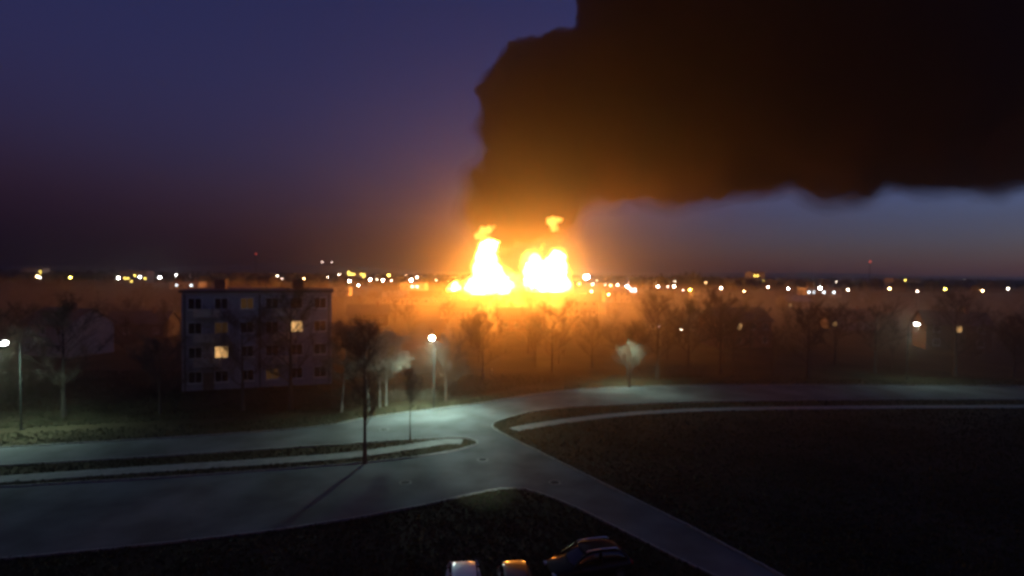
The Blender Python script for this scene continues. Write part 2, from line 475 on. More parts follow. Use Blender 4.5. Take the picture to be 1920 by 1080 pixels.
# ------------------------------------------------------------------ haze
def build_haze():
    bm = bmesh.new()
    box(bm, (0, 1450, 169), (5400, 3400, 342))
    m = vol('haze_air', 'sc', col=(.92, .90, .88), density=HAZE_DENSITY, g=HAZE_G)
    tag(done('haze', bm, m), kind='stuff')
build_haze()
def build_mist():  # added volume, tinted orange to spread the fires' glow below the horizon
    bm = bmesh.new()
    # thick over the near low ground, thinning to nothing towards the fires
    prof = [(34, 2.0), (44, 9.0), (60, 13.0), (100, 13.4), (130, 12.0), (155, 9.6), (180, 6.5), (200, 3.6), (215, 1.2)]
    xs = [-700, -450, -200, 0, 200, 450, 700]
    top, bot = [], []
    for x in xs:
        top.append([bm.verts.new((x, y, z - (1.2 if abs(x) > 600 else 0))) for y, z in prof]); bot.append([bm.verts.new((x, y, -.6)) for y, z in prof])
    nx, ny = len(xs), len(prof)
    for i in range(nx - 1):
        for j in range(ny - 1):
            bm.faces.new((top[i][j], top[i + 1][j], top[i + 1][j + 1], top[i][j + 1])); bm.faces.new((bot[i][j], bot[i][j + 1], bot[i + 1][j + 1], bot[i + 1][j]))
        bm.faces.new((top[i][0], bot[i][0], bot[i + 1][0], top[i + 1][0])); bm.faces.new((top[i][-1], top[i + 1][-1], bot[i + 1][-1], bot[i][-1]))
    for j in range(ny - 1):
        bm.faces.new((top[0][j], top[0][j + 1], bot[0][j + 1], bot[0][j])); bm.faces.new((top[-1][j], bot[-1][j], bot[-1][j + 1], top[-1][j + 1]))
    bmesh.ops.recalc_face_normals(bm, faces=bm.faces)
    m = vol('added_glow_mist', 'sc', col=(.98, .78, .56), density=MIST_DENSITY, g=MIST_G)
    tag(done('glow_mist', bm, m), 'thin added mist spreading the fire glow over the low ground beyond the road', 'mist', kind='stuff')
build_mist()

# ------------------------------------------------------------------ trees
def grow(rng, height, spread, levels=3, droop=0.0, lean=(0, 0), base_r=.16, up=.6, n1=9, start=.28):
    """returns limb polylines [(pts, radii)] and twig start points"""
    limbs, tips = [], []
    pts = []; rad = []
    n = 7
    for i in range(n):
        t = i / (n - 1)
        pts.append(Vector((lean[0] * t + rng.uniform(-.05, .05) * height * .12 * t, lean[1] * t + rng.uniform(-.05, .05) * height * .12 * t, height * .93 * t)))
        rad.append(base_r * (1 - .88 * t) * (1.25 if i == 0 else 1))
    limbs.append((pts, rad))
    def branch(p, d, L, r, lev):
        q = [p.copy()]; rr = [r]; c = p.copy(); dd = d.copy()
        k = 4
        for i in range(k):
            dd = (dd + Vector((rng.uniform(-.25, .25), rng.uniform(-.25, .25), rng.uniform(-.12, .22) - droop * lev * .25))).normalized()
            c = c + dd * L / k; q.append(c.copy()); rr.append(r * (1 - .8 * (i + 1) / k))
            if lev >= 1: tips.append((c.copy(), dd.copy()))
            if lev < levels - 1 and i < k:
                for _ in range(2 if lev == 0 else 1):
                    a = rng.uniform(0, 6.28)
                    nd = (dd + Vector((math.cos(a), math.sin(a), rng.uniform(-.1, .5))) * .85).normalized()
                    branch(c, nd, L * rng.uniform(.4, .6), r * .45, lev + 1)
        limbs.append((q, rr))
    for i in range(n1):
        t = start + (1 - start) * (i + .5) / n1
        z = height * .93 * t
        j = min(n - 2, int(t * (n - 1))); f = t * (n - 1) - j
        p = pts[j].lerp(pts[j + 1], f)
        a = i * 2.4 + rng.uniform(-.4, .4)
        prof = math.sin(math.pi * min(1, (t - start) / (1 - start) * .75 + .25)) ** .8
        d = Vector((math.cos(a), math.sin(a), up + t * .5)).normalized()
        branch(p, d, spread * (.35 + .75 * prof) * rng.uniform(.8, 1.15), base_r * .4 * (1 - t * .6), 0)
    return limbs, tips
def tree_meshes(seed, height, spread, nt=9000, twig_len=.5, buds=0, droop=0.0, **k):
    rng = random.Random(seed)
    limbs, tips = grow(rng, height, spread, droop=droop, **k)
    bt = bmesh.new(); tube(bt, *limbs[0], n=8)
    bc_v, bc_f = [], []
    bm = bmesh.new()
    for p, r in limbs[1:]:
        tube(bm, p, [max(.008, x) for x in r], n=4, caps=False)
    tm = bpy.data.meshes.new('trunk'); bt.to_mesh(tm); bt.free()
    cm = bpy.data.meshes.new('limb'); bm.to_mesh(cm); bm.free()
    V, F = [], []
    for i in range(nt):
        p, d = tips[rng.randrange(len(tips))]
        p = p + Vector((rng.gauss(0, .12), rng.gauss(0, .12), rng.gauss(0, .12))) * twig_len * 1.6
        dd = (d * .5 + Vector((rng.gauss(0, .6), rng.gauss(0, .6), rng.gauss(.15, .5) - droop))).normalized()
        L = twig_len * rng.uniform(.5, 1.3)
        e = p + dd * L
        s = dd.orthogonal().normalized() * rng.uniform(.008, .016) * (height / 9)
        b = len(V); V += [p - s, p + s, e]; F.append((b, b + 1, b + 2))
        if buds and rng.random() < buds:
            a = Vector((rng.gauss(0, 1), rng.gauss(0, 1), rng.gauss(0, 1))).normalized() * rng.uniform(.03, .08)
            c = a.orthogonal() * .7
            b = len(V); V += [e - c, e + c, e + a]; F.append((b, b + 1, b + 2))
    xm = bpy.data.meshes.new('crown'); xm.from_pydata(V, [], F); xm.update()
    return tm, cm, xm
def tree_proto(name, seed, bark, twig, *a, **k):
    tm, cm, xm = tree_meshes(seed, *a, **k)
    for m_, mm in ((tm, bark), (cm, bark), (xm, twig)): m_.materials.append(mm)
    return (name, tm, cm, xm)
def place_tree(proto, loc, label, group=None, s=1.0, rz=0.0, sz=None):
    name, tm, cm, xm = proto
    r = empty(name, (loc[0], loc[1], 0), rz, label, 'tree', group)
    r.scale = (s, s, sz or s)
    t = link_mesh('trunk', tm, None, r)
    link_mesh('limb', cm, None, t)
    link_mesh('crown', xm, None, r)
    return r
P_pale = [tree_proto('bare_tree', 11, M['pale_bark'], M['pale_twig'], 9.0, 2.9, nt=9000, droop=.5, base_r=.13, n1=10, start=.32, buds=.4),
          tree_proto('bare_tree', 12, M['pale_bark'], M['pale_twig'], 8.5, 2.6, nt=8000, droop=.45, base_r=.12, lean=(-.7, 0), n1=9, start=.35, buds=.4)]
P_dark = [tree_proto('bare_tree', 21, M['bark'], M['twig'], 11, 2.3, nt=2300, base_r=.15, up=1.1, n1=13, start=.25),
          tree_proto('bare_tree', 22, M['bark'], M['twig'], 10, 4.0, nt=6500, base_r=.22, n1=9, start=.25),
          tree_proto('bare_tree', 23, M['bark'], M['twig'], 12, 4.6, nt=7000, base_r=.26, n1=10, start=.22),
          tree_proto('bare_tree', 24, M['bark'], M['twig'], 8, 3.6, nt=5500, base_r=.18, n1=8, start=.2)]
P_sap = tree_proto('young_tree', 31, M['bark'], M['twig'], 6.2, 1.5, nt=1300, base_r=.06, n1=8, start=.45, up=.9)
P_bud = tree_proto('budding_tree', 32, M['bark'], M['bud'], 7.0, 3.0, nt=2600, base_r=.14, n1=9, start=.25, buds=1.0)

g = gnd(684, 869); place_tree(P_dark[0], g, 'tall dark tree on the grass strip crossing the lit road', s=.98)
g = gnd(769, 828); place_tree(P_sap, g, 'thin young tree standing alone at the edge of the bright road')
g = gnd(692, 770); place_tree(P_pale[1], g, 'pale tree with a leaning trunk behind the bright road', s=1.0, rz=.3)
g = gnd(712, 764); place_tree(P_pale[0], g, 'pale upright tree just right of the leaning one', s=.9, rz=1.0)
g = gnd(724, 761); place_tree(P_pale[0], g, 'pale tree behind the thin young tree, left of the street lamp', s=.85, rz=2.4)
g = gnd(640, 772); place_tree(P_pale[1], g, 'pale tree in front of the block of flats', s=1.02, rz=3.0)
g = gnd(836, 752); place_tree(P_dark[3], g, 'small dark tree just right of the bright street lamp', s=.85)
g = gnd(1180, 752 - 26); place_tree(P_bud, g, 'greenish budding tree lit by the hooded lamp', s=1.0)
roadside = [(-60, 790, 1, 'dark spreading tree at the far left end of the road'), (120, 782, 2, 'dark tree in front of the far left houses'),
            (300, 776, 3, 'low dark tree behind the road in the left'), (455, 770, 1, 'dark tree before the left end of the flats'),
            (545, 768, 2, 'tall dark tree before the middle of the flats'), (905, 712, 3, 'small dark tree in the glow below the left blaze'),
            (1035, 700, 1, 'dark tree behind the road below the right blaze'), (1110, 690, 3, 'small dark tree left of the budding tree'),
            (1232, 712, 2, 'tall dark tree right of the budding tree'), (1290, 705, 1, 'dark spreading tree beside the small porch light'),
            (1350, 700, 2, 'tall dark tree where the right road passes the brick house'), (1450, 704, 3, 'low dark tree left of the right street lamp'),
            (1640, 700, 1, 'dark spreading tree right of the right street lamp'), (1790, 705, 2, 'tall dark tree near the right end of the road'),
            (1900, 708, 3, 'low dark tree at the right end of the road')]
for x, y, k, lb in roadside:
    place_tree(P_dark[k], gnd(x, y), lb, 'trees behind the road', s=random.uniform(.8, 1.05), rz=random.uniform(0, 6))

houses_xy = []
rngT = random.Random(5)

# ------------------------------------------------------------------ buildings
def win(parent, wall_o, x, z, w, h, m_glass, y=0.0, rot=0.0, mull=True):
    """window on the -Y face of the thing"""
    bm = bmesh.new(); t = .07
    for c, s in (((x - w / 2, y - .03, z), (t, .10, h + t)), ((x + w / 2, y - .03, z), (t, .10, h + t)),
                 ((x, y - .031, z + h / 2), (w - t, .10, t)), ((x, y - .031, z - h / 2), (w - t, .10, t))): box(bm, c, s)
    if mull: box(bm, (x, y - .032, z), (t * .7, .06, h - t))
    o = done('window', bm, M['frame'], parent)
    bm = bmesh.new(); box(bm, (x, y - .008, z), (w - t, .02, h - t)); done('pane', bm, m_glass, o)
    bm = bmesh.new(); box(bm, (x, y - .09, z - h / 2 - .07), (w + .2, .2, .05)); done('sill', bm, M['frame'], o)
    return o
def house(px, D, w, dp, h, label, wall='plaster_w', roof='roof_d', rz=0.0, lit=(), chimney=True, rh=2.4):
    g = gnd_at(px, D)
    r = empty('house', (g.x, D, 0), rz, label, 'house', 'houses between the road and the fires')
    bm = bmesh.new(); box(bm, (0, dp / 2, h / 2), (w, dp, h))
    # gable ends
    wo = done('wall', bm, M[wall], r)
    for sx in (-1, 1):
        bm = bmesh.new()
        x0 = sx * (w / 2 - .1); x1 = sx * (w / 2 + .002)
        a = [bm.verts.new((x0, 0, h)), bm.verts.new((x0, dp, h)), bm.verts.new((x0, dp / 2, h + rh - .06))]
        b = [bm.verts.new((x1, 0, h)), bm.verts.new((x1, dp, h)), bm.verts.new((x1, dp / 2, h + rh - .06))]
        bm.faces.new(a); bm.faces.new(b[::-1])
        for i in range(3): bm.faces.new((a[i], b[i], b[(i + 1) % 3], a[(i + 1) % 3]))
        bmesh.ops.recalc_face_normals(bm, faces=bm.faces)
        done('gable', bm, M[wall], r)
    bm = bmesh.new(); e = .45; th = .14
    sl = rh / (dp / 2)
    prof = [(-e, h - e * sl), (dp / 2, h + rh), (dp + e, h - e * sl)]
    v = []
    for sx in (-1, 1):
        for (y, z) in prof: v.append(bm.verts.new((sx * (w / 2 + e), y, z)))
        for (y, z) in prof: v.append(bm.verts.new((sx * (w / 2 + e), y, z + th)))
    for i in (0, 1):
        bm.faces.new((v[i], v[i + 1], v[i + 7], v[i + 6])); bm.faces.new((v[i + 3], v[i + 9], v[i + 10], v[i + 4]))
        bm.faces.new((v[i], v[i + 3], v[i + 4], v[i + 1])); bm.faces.new((v[i + 6], v[i + 7], v[i + 10], v[i + 9]))
    bm.faces.new((v[0], v[6], v[9], v[3])); bm.faces.new((v[2], v[5], v[11], v[8]))
    bmesh.ops.recalc_face_normals(bm, faces=bm.faces)
    ro = done('roof', bm, M[roof], r)
    if chimney:
        bm = bmesh.new(); box(bm, (w * .22, dp * .42, h + rh + .1), (.6, .6, 1.6)); box(bm, (w * .22, dp * .42, h + rh + .94), (.74, .74, .12))
        done('chimney', bm, M['brick'], ro)
    n = max(2, int(w / 3))
    floors = 1 if h < 4.5 else 2
    k = 0
    for f in range(floors):
        for i in range(n):
            x = -w / 2 + w * (i + .5) / n
            if f == 0 and i == n // 2: 
                k += 1; continue
            win(r, wo, x, 1.6 + f * 2.8, 1.1, 1.3, M['lit_warm'] if k in lit else M['glass']); k += 1
    x = -w / 2 + w * (n // 2 + .5) / n
    bm = bmesh.new(); box(bm, (x, -.035, 1.05), (.95, .07, 2.1)); d = done('door', bm, M['wood'], r)
    bm = bmesh.new(); box(bm, (x + .36, -.095, 1.02), (.05, .05, .16)); done('handle', bm, M['steel'], d)
    houses_xy.append((g.x, D, max(w, dp) * .75))
    return r
house(80, 92, 11, 8, 5.6, 'warm plastered house at the far left with one lit window', lit=(1,), rz=-.3)
house(250, 118, 12, 8, 3.2, 'low wooden house left of the block of flats', wall='wood', rz=.15)
house(690, 150, 11, 8, 3.2, 'low dark house behind the pale trees', wall='wood', rz=.2)
house(860, 175, 12, 8, 3.4, 'plastered house under the glow of the small fire', rz=-.15, lit=())
house(980, 140, 12, 8, 3.3, 'low brick house straight below the gap between the blazes', wall='brick', rz=.1)
house(1090, 190, 12, 8, 5.4, 'two-storey house below the tall white floodlight', rz=-.1)
h_porch = house(1262, 138, 13, 8, 3.4, 'house with a small bright porch light on its front', wall='wood', rz=-.2)
house(1400, 112, 12, 8, 5.6, 'brick house just beyond the right tree row, one window lit', wall='brick', rz=.2, lit=(5,))
house(1600, 150, 12, 8, 3.3, 'low plastered house behind the right street lamp', rz=-.15, lit=(0,))
house(1800, 110, 11, 8, 5.4, 'two-storey wooden house near the right end of the road', wall='wood', rz=-.35, lit=(4,))
house(420, 230, 12, 8, 3.4, 'low plastered house seen past the left end of the flats', roof='roof_l', rz=.1)
house(740, 260, 12, 9, 3.4, 'low house with a pale roof left of the white lamp', roof='roof_l', rz=0)
house(1160, 285, 13, 9, 5.2, 'plastered house with a pale roof below the bright shop windows', roof='roof_l', rz=.1)
house(1500, 250, 12, 9, 3.4, 'low wooden house deep behind the brick house', wall='wood', roof='roof_l', rz=.1, lit=(0,))

def block(px_c, D, w, dp, h, storeys, rz, label, lit, wall='plaster', nwin=6, name='block_of_flats', cat='building', litm='lit_warm', group=None, wh=1.4, ww=1.5, dim=()):
    g = gnd_at(px_c, D)
    r = empty(name, (g.x, D, 0), rz, label, cat, group)
    bm = bmesh.new(); box(bm, (0, dp / 2, h / 2), (w, dp, h)); wo = done('wall', bm, M[wall], r)
    bm = bmesh.new(); box(bm, (0, dp / 2, h + .15), (w + .5, dp + .5, .3)); 
    ro = done('roof', bm, M['roof_d'], r)
    for sx in (-.3, .25):
        bm = bmesh.new(); box(bm, (w * sx, dp / 2, h + .95), (1.3, 1.3, 1.3)); done('chimney', bm, M['brick'], ro)
    k = 0
    for f in range(storeys):
        for i in range(nwin):
            x = -w / 2 + w * (i + .5) / nwin
            z = h / storeys * (f + .55)
            win(r, wo, x, z, ww, wh, M[litm] if k in lit else (M['lit_dim'] if k in dim else M['glass']))
            k += 1
    bm = bmesh.new(); box(bm, (-w / 2 + w / nwin, -.04, 1.1), (1.2, .08, 2.2)); d = done('door', bm, M['wood'], r)
    houses_xy.append((g.x, D, w * .6))
    return r
th = math.atan((960 - 612) / FPX)
ri = gnd_at(622, 72)
blk = block(500, 70, 17.5, 10, 12.2, 4, th, 'pale four-storey block of flats left of the bare trees', lit=(7, 16), nwin=6, dim=(3, 13, 20))
# put its right front corner exactly on the sight line
bx = Vector((math.cos(th), math.sin(th)))
blk.location = (ri.x - bx.x * 8.75, ri.y - bx.y * 8.75, 0)
houses_xy[-1] = (blk.location.x, blk.location.y + 4, 13)
for dx in (-8.4, 0.02, 8.4):
    bm = bmesh.new(); tube(bm, [(dx, -.08, .1), (dx, -.08, 12.0)], [.06, .06], 8); done('drainpipe', bm, M['steel'], blk)
# balconies
for f in range(1, 4):
    for bxx in (-5.8, 3.0):
        bm = bmesh.new(); z = 12.2 / 4 * f + .05
        box(bm, (bxx, -.62, z), (2.9, 1.2, .14))
        b = done('balcony', bm, M['roof_l'], blk)
        bm = bmesh.new(); box(bm, (bxx, -1.19, z + .57), (2.9, .05, .98)); box(bm, (bxx - 1.42, -.6, z + .57), (.05, 1.1, .98)); box(bm, (bxx + 1.42, -.6, z + .57), (.05, 1.1, .98))
        done('balcony_rail', bm, M['plaster_w'], b)

# far halls and blocks
block(625, 330, 18, 12, 5.2, 1, .1, 'long low hall with an orange-lit front at the left', lit=(), wall='plaster_w', nwin=5, name='hall')
block(773, 440, 20, 14, 6.0, 1, -.05, 'low hall beside the cluster of warm lights', lit=(2, 3), wall='plaster_w', nwin=5, name='hall', litm='lit_white')
block(790, 250, 26, 7, 3.0, 1, .02, 'long low garage row with a pale roof in the orange haze', lit=(), wall='plaster_w', nwin=6, name='garage_row')
block(668, 800, 26, 12, 15.5, 5, 0, 'far block with a cluster of yellow windows', lit=(20, 21, 22, 23, 26, 27, 28, 13, 14), nwin=7, litm='lit_yel', wall='plaster_w', ww=2.2, wh=2.0)
block(1172, 395, 17, 12, 6.2, 1, -.03, 'hall with a row of bright white windows right of the floodlight', lit=(0, 1, 2, 3, 4, 5), nwin=6, name='hall', litm='lit_white', ww=1.9, wh=2.6)
block(1322, 330, 14, 12, 6.5, 2, -.1, 'pale house lit by the yellow lamp beside the dark trees', lit=(), wall='plaster_w', nwin=4, name='hall')
block(250, 600, 30, 12, 13, 4, 0, 'far block of flats at the left with scattered warm windows', lit=(3, 9, 10, 15, 20), nwin=8, litm='lit_yel', ww=1.6, wh=1.5, wall='plaster_w')
block(1700, 560, 30, 12, 13, 4, .1, 'far block of flats at the right under the smoke', lit=(2, 8, 13, 19, 22, 27), nwin=8, litm='lit_yel', ww=1.6, wh=1.5, wall='plaster_w')

block(60, 700, 26, 12, 15.5, 5, .05, 'tall far block near the left edge with few lit windows', lit=(4, 17, 23), nwin=6, litm='lit_yel', ww=1.6, wh=1.5, wall='plaster_w')
block(345, 420, 22, 12, 5.5, 1, .05, 'low far hall with two lit windows left of the flats', lit=(1, 4), nwin=6, litm='lit_white', name='hall', wall='plaster_w')
block(1545, 380, 24, 14, 6.5, 1, -.05, 'low far hall with four lit windows in the right distance', lit=(0, 1, 3, 5), nwin=7, litm='lit_white', name='hall', wall='plaster_w')
block(1420, 650, 18, 12, 19, 6, .1, 'tall narrow far block under the plume', lit=(3, 8, 14, 21, 22), nwin=5, litm='lit_yel', ww=1.6, wh=1.5, wall='plaster_w')
for px, D, h, lb in ((480, 900, 42, 'slender far mast on the left horizon'), (1630, 800, 36, 'slender far mast on the right horizon')):
    g = gnd_at(px, D); root = empty('radio_mast', (g.x, g.y, 0), 0, lb, 'mast')
    bm = bmesh.new()
    for k in range(3):
        a = k * 2.094; tube(bm, [(1.2 * math.cos(a), 1.2 * math.sin(a), 0), (.25 * math.cos(a), .25 * math.sin(a), h)], [.16, .08], 4)
    for q in range(14):
        z = h * q / 14; w_ = 1.2 - .95 * q / 14
        for k in range(3):
            a, b = k * 2.094, (k + 1) * 2.094
            tube(bm, [(w_ * math.cos(a), w_ * math.sin(a), z), (w_ * math.cos(b), w_ * math.sin(b), z + h / 14)], [.05, .05], 3)
    done('lattice', bm, M['steel'], root)
    bm = bmesh.new(); sphere(bm, (0, 0, h + .8), .8, 2); done('warning_light', bm, emis('mast_light', (1, .1, .05), 3), root)

# ------------------------------------------------------------------ middle-distance trees
def clear(x, y, r=5):
    for hx, hy, hr in houses_xy:
        if math.hypot(x - hx, y - hy - 3) < hr + r * .6: return False
    for px, d, w in ((908, 365, 22), (1030, 430, 28), (852, 420, 10)):
        g = gnd_at(px, d)
        if math.hypot(x - g.x, y - g.y) < w: return False
    return True
BANDS = [(78, 125, 34, 'bare tree in the dark ground just beyond the road'), (125, 200, 60, 'bare tree among the low houses beyond the road'),
         (200, 330, 75, 'bare tree in the orange haze before the fires'), (440, 900, 70, 'far bare tree along the horizon behind the fires')]
for y0, y1, n, lb in BANDS:
    c = 0; tries = 0
    while c < n and tries < 4000:
        tries += 1
        y = rngT.uniform(y0, y1); px = rngT.uniform(-60, 1980)
        x = (px - 960) / FPX * y
        if not clear(x, y): continue
        if 600 < px < 720 and y < 125 and y > 60: continue
        pr = P_dark[rngT.choice((1, 2, 3, 0, 3))]
        s = rngT.uniform(.5, .85) if y < 330 else rngT.uniform(.75, 1.15)
        if 200 < y < 330 and 850 < px < 1080: s *= .7
        place_tree(pr, (x, y), lb, lb.replace('bare tree', 'bare trees'), s=s, rz=rngT.uniform(0, 6.28))
        c += 1
for i, (px, D, k, s) in enumerate(((1245, 290, 2, 1.12), (1262, 300, 1, 1.25), (1280, 285, 2, 1.18), (1298, 305, 2, 1.25), (1318, 292, 1, 1.25), (1338, 300, 2, 1.1))):
    place_tree(P_dark[k], gnd_at(px, D), 'tall tree in the dark clump rising above the right horizon', 'tall dark tree clump on the right', s=s, rz=i * 1.3)

# far wood (reads as one mass)
def far_wood():
    rng = random.Random(9)
    tb = bmesh.new(); bmesh.ops.create_icosphere(tb, subdivisions=2, radius=1)
    bv = np.array([v.co[:] for v in tb.verts]); bf = np.array([[v.index for v in f.verts] for f in tb.faces]); tb.free()
    V, F = [], []; off = 0
    for i in range(2600):
        y = rng.uniform(700, 2000) if i > 500 else rng.uniform(520, 700)
        x = rng.uniform(-1.02, 1.02) * y
        dens = noise.noise(Vector((x * .006, y * .006, 1)))
        if dens < -.12: continue
        h = rng.uniform(4, 7.5)
        s = np.array([h * rng.uniform(.7, 1.3), h * rng.uniform(.7, 1.3), h])
        j = np.array([1 + .35 * noise.noise(Vector(v * 2.2) + Vector((i, 0, 0))) for v in bv])[:, None]
        V.append(bv * j * s + np.array([x, y, h * .7])); F.append(bf + off); off += len(bv)
    V = np.concatenate(V); F = np.concatenate(F)
    o = pyd('far_wood', V.tolist(), F.tolist(), M['far_wood'])
    tag(o, 'dark mass of far woods and gardens along the horizon', 'wood', kind='stuff')
far_wood()

# hedges beyond the road
def hedge(px0, px1, py, h, label, seed):
    a, b = gnd(px0, py), gnd(px1, py)
    L = (b - a).length
    r = empty('hedge', a, math.atan2(b.y - a.y, b.x - a.x), label, 'hedge')
    rng = random.Random(seed); V, F = [], []
    for i in range(int(L * 260)):
        x = rng.uniform(0, L); y = rng.gauss(0, .45)
        z = rng.uniform(0, h) * (1 - .25 * abs(noise.noise(Vector((x * .4, seed, 0)))))
        d = Vector((rng.gauss(0, 1), rng.gauss(0, 1), rng.gauss(.4, 1))).normalized() * rng.uniform(.12, .35)
        s = d.orthogonal().normalized() * .03
        p = Vector((x, y, z)); k = len(V)
        V += [p - s, p + s, p + d]; F.append((k, k + 1, k + 2))
    pyd('foliage', V, F, M['twig'], r)
    bm = bmesh.new()
    for i in range(int(L / .8)):
        x = i * .8 + .3; tube(bm, [(x, 0, 0), (x + rng.uniform(-.1, .1), rng.uniform(-.2, .2), h * .8)], [.03, .012], 4, False)
    done('stem', bm, M['bark'], r)
hedge(540, 668, 764, 1.8, 'dark hedge in front of the flats and pale trees', 1)
hedge(720, 820, 752, 1.3, 'low dark hedge behind the bright road under the street lamp', 2)
hedge(1200, 1330, 706, 1.7, 'dark hedge right of the budding tree', 3)

# ------------------------------------------------------------------ lamps
def street_lamp(loc, h, label, lens_col, lens_strength, watt, light_col, face=0.0, hooded=False, lens_r=.17, group='street lamps along the road'):
    r = empty('street_lamp', (loc[0], loc[1], 0), face, label, 'street lamp', group)
    bm = bmesh.new(); tube(bm, [(0, 0, 0), (0, 0, .9), (0, 0, h - .2)], [.11, .085, .055], 10)
    box(bm, (0, 0, .03), (.4, .4, .06)); done('pole', bm, M['steel'], r, smooth=False)
    bm = bmesh.new(); tube(bm, [(0, 0, h - .25), (0, -.25, h + .05), (0, -.8, h + .2), (0, -1.35, h + .22)], [.045, .04, .035, .035], 8); done('arm', bm, M['steel'], r)
    bm = bmesh.new(); box(bm, (0, -1.6, h + .23), (.30, .75, .13), bevel=.045)
    if hooded: box(bm, (0, -1.62, h + .13), (.26, .6, .07))
    hd = done('lamp_head', bm, M['steel'], r)
    bm = bmesh.new()
    if hooded: box(bm, (0, -1.62, h + .088), (.2, .5, .012))
    else: sphere(bm, (0, -1.62, h + .10), lens_r, 3, (1, 1.5, .8))
    done('lens', bm, emis('lamp_lens', lens_col, lens_strength), hd)
    ld = bpy.data.lights.new('lamp_light', 'SPOT'); ld.energy = watt; ld.color = light_col
    ld.shadow_soft_size = .45
    ld.spot_size = R(150 if hooded else 168); ld.spot_blend = .9
    lo = bpy.data.objects.new('lamp_light', ld); COL.objects.link(lo); lo.parent = r
    lo.location = (0, -1.62, h + (-.16 if not hooded else .03)); lo.rotation_euler = (R(-14), 0, 0)
    return r
GW = (.62, 1.0, .86)
W1 = 10500
g = at(810, 632, 57.6); street_lamp((g.x, g.y + 1.6), 7.9, 'bright white street lamp behind the road, nearest the pale trees', (.85, 1, .97), 170, W1, GW, lens_r=.28)
g = gnd(1180, 726); street_lamp((g.x + .3, g.y + 2.8), 6.2, 'hooded street lamp shining down behind the budding tree', (.85, 1, .95), 1.5, W1 * .5, GW, hooded=True)
g = gnd(40, 806); street_lamp((g.x, g.y), 8.2, 'white street lamp at the left end of the road', (.85, 1, .97), 120, W1 * .4, GW, lens_r=.24)
g = gnd(1700, 712); street_lamp((g.x, g.y), 8.2, 'white street lamp on the right stretch of the road', (.85, 1, .97), 120, W1 * .09, GW, lens_r=.24)

lamp_mats = {}
COLS = {'w': (1, .97, .95), 'b': (.8, .92, 1), 'o': (1, .6, .25), 'y': (1, .8, .12), 'p': (1, .72, .62), 'r': (1, .08, .08), 'h': (1, .85, .65)}
def far_lamp(px, py, c, size, power, label, D=None, name='street_lamp', cat='street lamp'):
    """a lamp whose head is seen at px,py; about 8 m tall unless D is given"""
    if D is None: D = min(1500, max(120, (CAM_H - 8) * FPX / max(4.5, (py - 512 - (px - 960) * .0096))))
    p = at(px, py, D)
    root = empty(name, (p.x, p.y, 0), 0, label, cat, 'distant lamps of the town')
    rr = size * D / FPX * .88
    h = p.z
    key = (c, power)
    if key not in lamp_mats: lamp_mats[key] = emis('far_lamp_' + c, COLS[c], power * 2.6)
    bm = bmesh.new(); tube(bm, [(0, .5, 0), (0, .5, h + .3), (0, 0, h + .5 + rr)], [.12, .08, .06], 6); done('pole', bm, M['steel'], root)
    bm = bmesh.new(); sphere(bm, (0, 0, h + rr * .75), rr * 1.08, 1, (1, 1, .45)); hd = done('lamp_head', bm, M['steel'], root)
    bm = bmesh.new(); sphere(bm, (0, 0, h), rr, 2); done('lens', bm, lamp_mats[key], hd)
    return root
T = far_lamp
T(604, 491, 'p', 1.2, 6, 'faint lamp on the left hill, the left one of the pair', D=2150)
T(622, 491, 'p', 1.0, 5, 'faint lamp on the left hill, the right one of the pair', D=2150)
T(614, 520, 'p', 2.0, 24, 'pinkish white lamp above the orange-lit hall')
T(636, 515, 'h', 1.5, 12, 'small warm lamp left of the yellow windows')
T(655, 527, 'w', 2.2, 30, 'tall white lamp at the right end of the orange-lit hall')
T(672, 535, 'w', 1.8, 18, 'white lamp lowest of the left town lights')
T(694, 524, 'w', 2.1, 30, 'first of three white lamps right of the yellow windows')
T(708, 521, 'w', 1.8, 22, 'middle one of three white lamps right of the yellow windows')
T(718, 525, 'w', 2.2, 30, 'third of three white lamps right of the yellow windows')
T(722, 519, 'y', 1.6, 10, 'yellow lamp just above the third white lamp')
T(729, 516, 'y', 1.8, 16, 'pale yellow lamp above and right of the third white lamp')
T(734, 526, 'p', 1.3, 7, 'dim pink lamp between the white lamps and the low hall')
T(748, 521, 'h', 1.6, 12, 'warm lamp at the left end of the low hall')
T(760, 516, 'h', 1.8, 16, 'warm lamp above the low hall, highest of its cluster')
T(766, 520, 'o', 1.6, 14, 'orange lamp over the middle of the low hall')
T(771, 525, 'w', 2.4, 30, 'bright white lamp in front of the low hall')
T(782, 520, 'h', 1.6, 12, 'warm lamp at the right end of the low hall')
T(826, 521, 'o', 1.6, 12, 'orange lamp left of the small fire, the farther of two')
T(836, 521, 'o', 1.7, 15, 'orange lamp left of the small fire, the nearer of two')
T(1100, 519, 'w', 5.0, 70, 'large white floodlight on a mast right of the blazes', D=420, name='floodlight_mast', cat='floodlight')
T(1086, 532, 'y', 2.0, 10, 'yellow lamp between the right blaze and the floodlight')
T(1111, 533, 'p', 1.5, 12, 'pinkish lamp below and right of the floodlight')
T(1109, 546, 'h', 1.5, 14, 'small warm lamp straight below the floodlight')
T(1134, 534, 'p', 1.6, 18, 'pink white lamp left of the bright shop windows')
T(1141, 552, 'o', 1.7, 16, 'small orange lamp below the bright windows, lowest on that side')
T(1145, 535, 'o', 1.9, 12, 'orange lamp beside the pink one before the windows')
T(1158, 534, 'h', 1.6, 10, 'warm lamp at the left end of the bright windows')
T(1176, 537, 'b', 2.4, 30, 'bluish white lamp in the middle of the bright windows', D=360)
T(1234, 537, 'b', 2.0, 24, 'white lamp left of the dark tree clump')
T(1252, 537, 'p', 1.3, 6, 'dim pink lamp below the dark tree clump', D=270)
T(1264, 537, 'h', 2.0, 30, 'bright warm lamp in front of the dark tree clump', D=270)
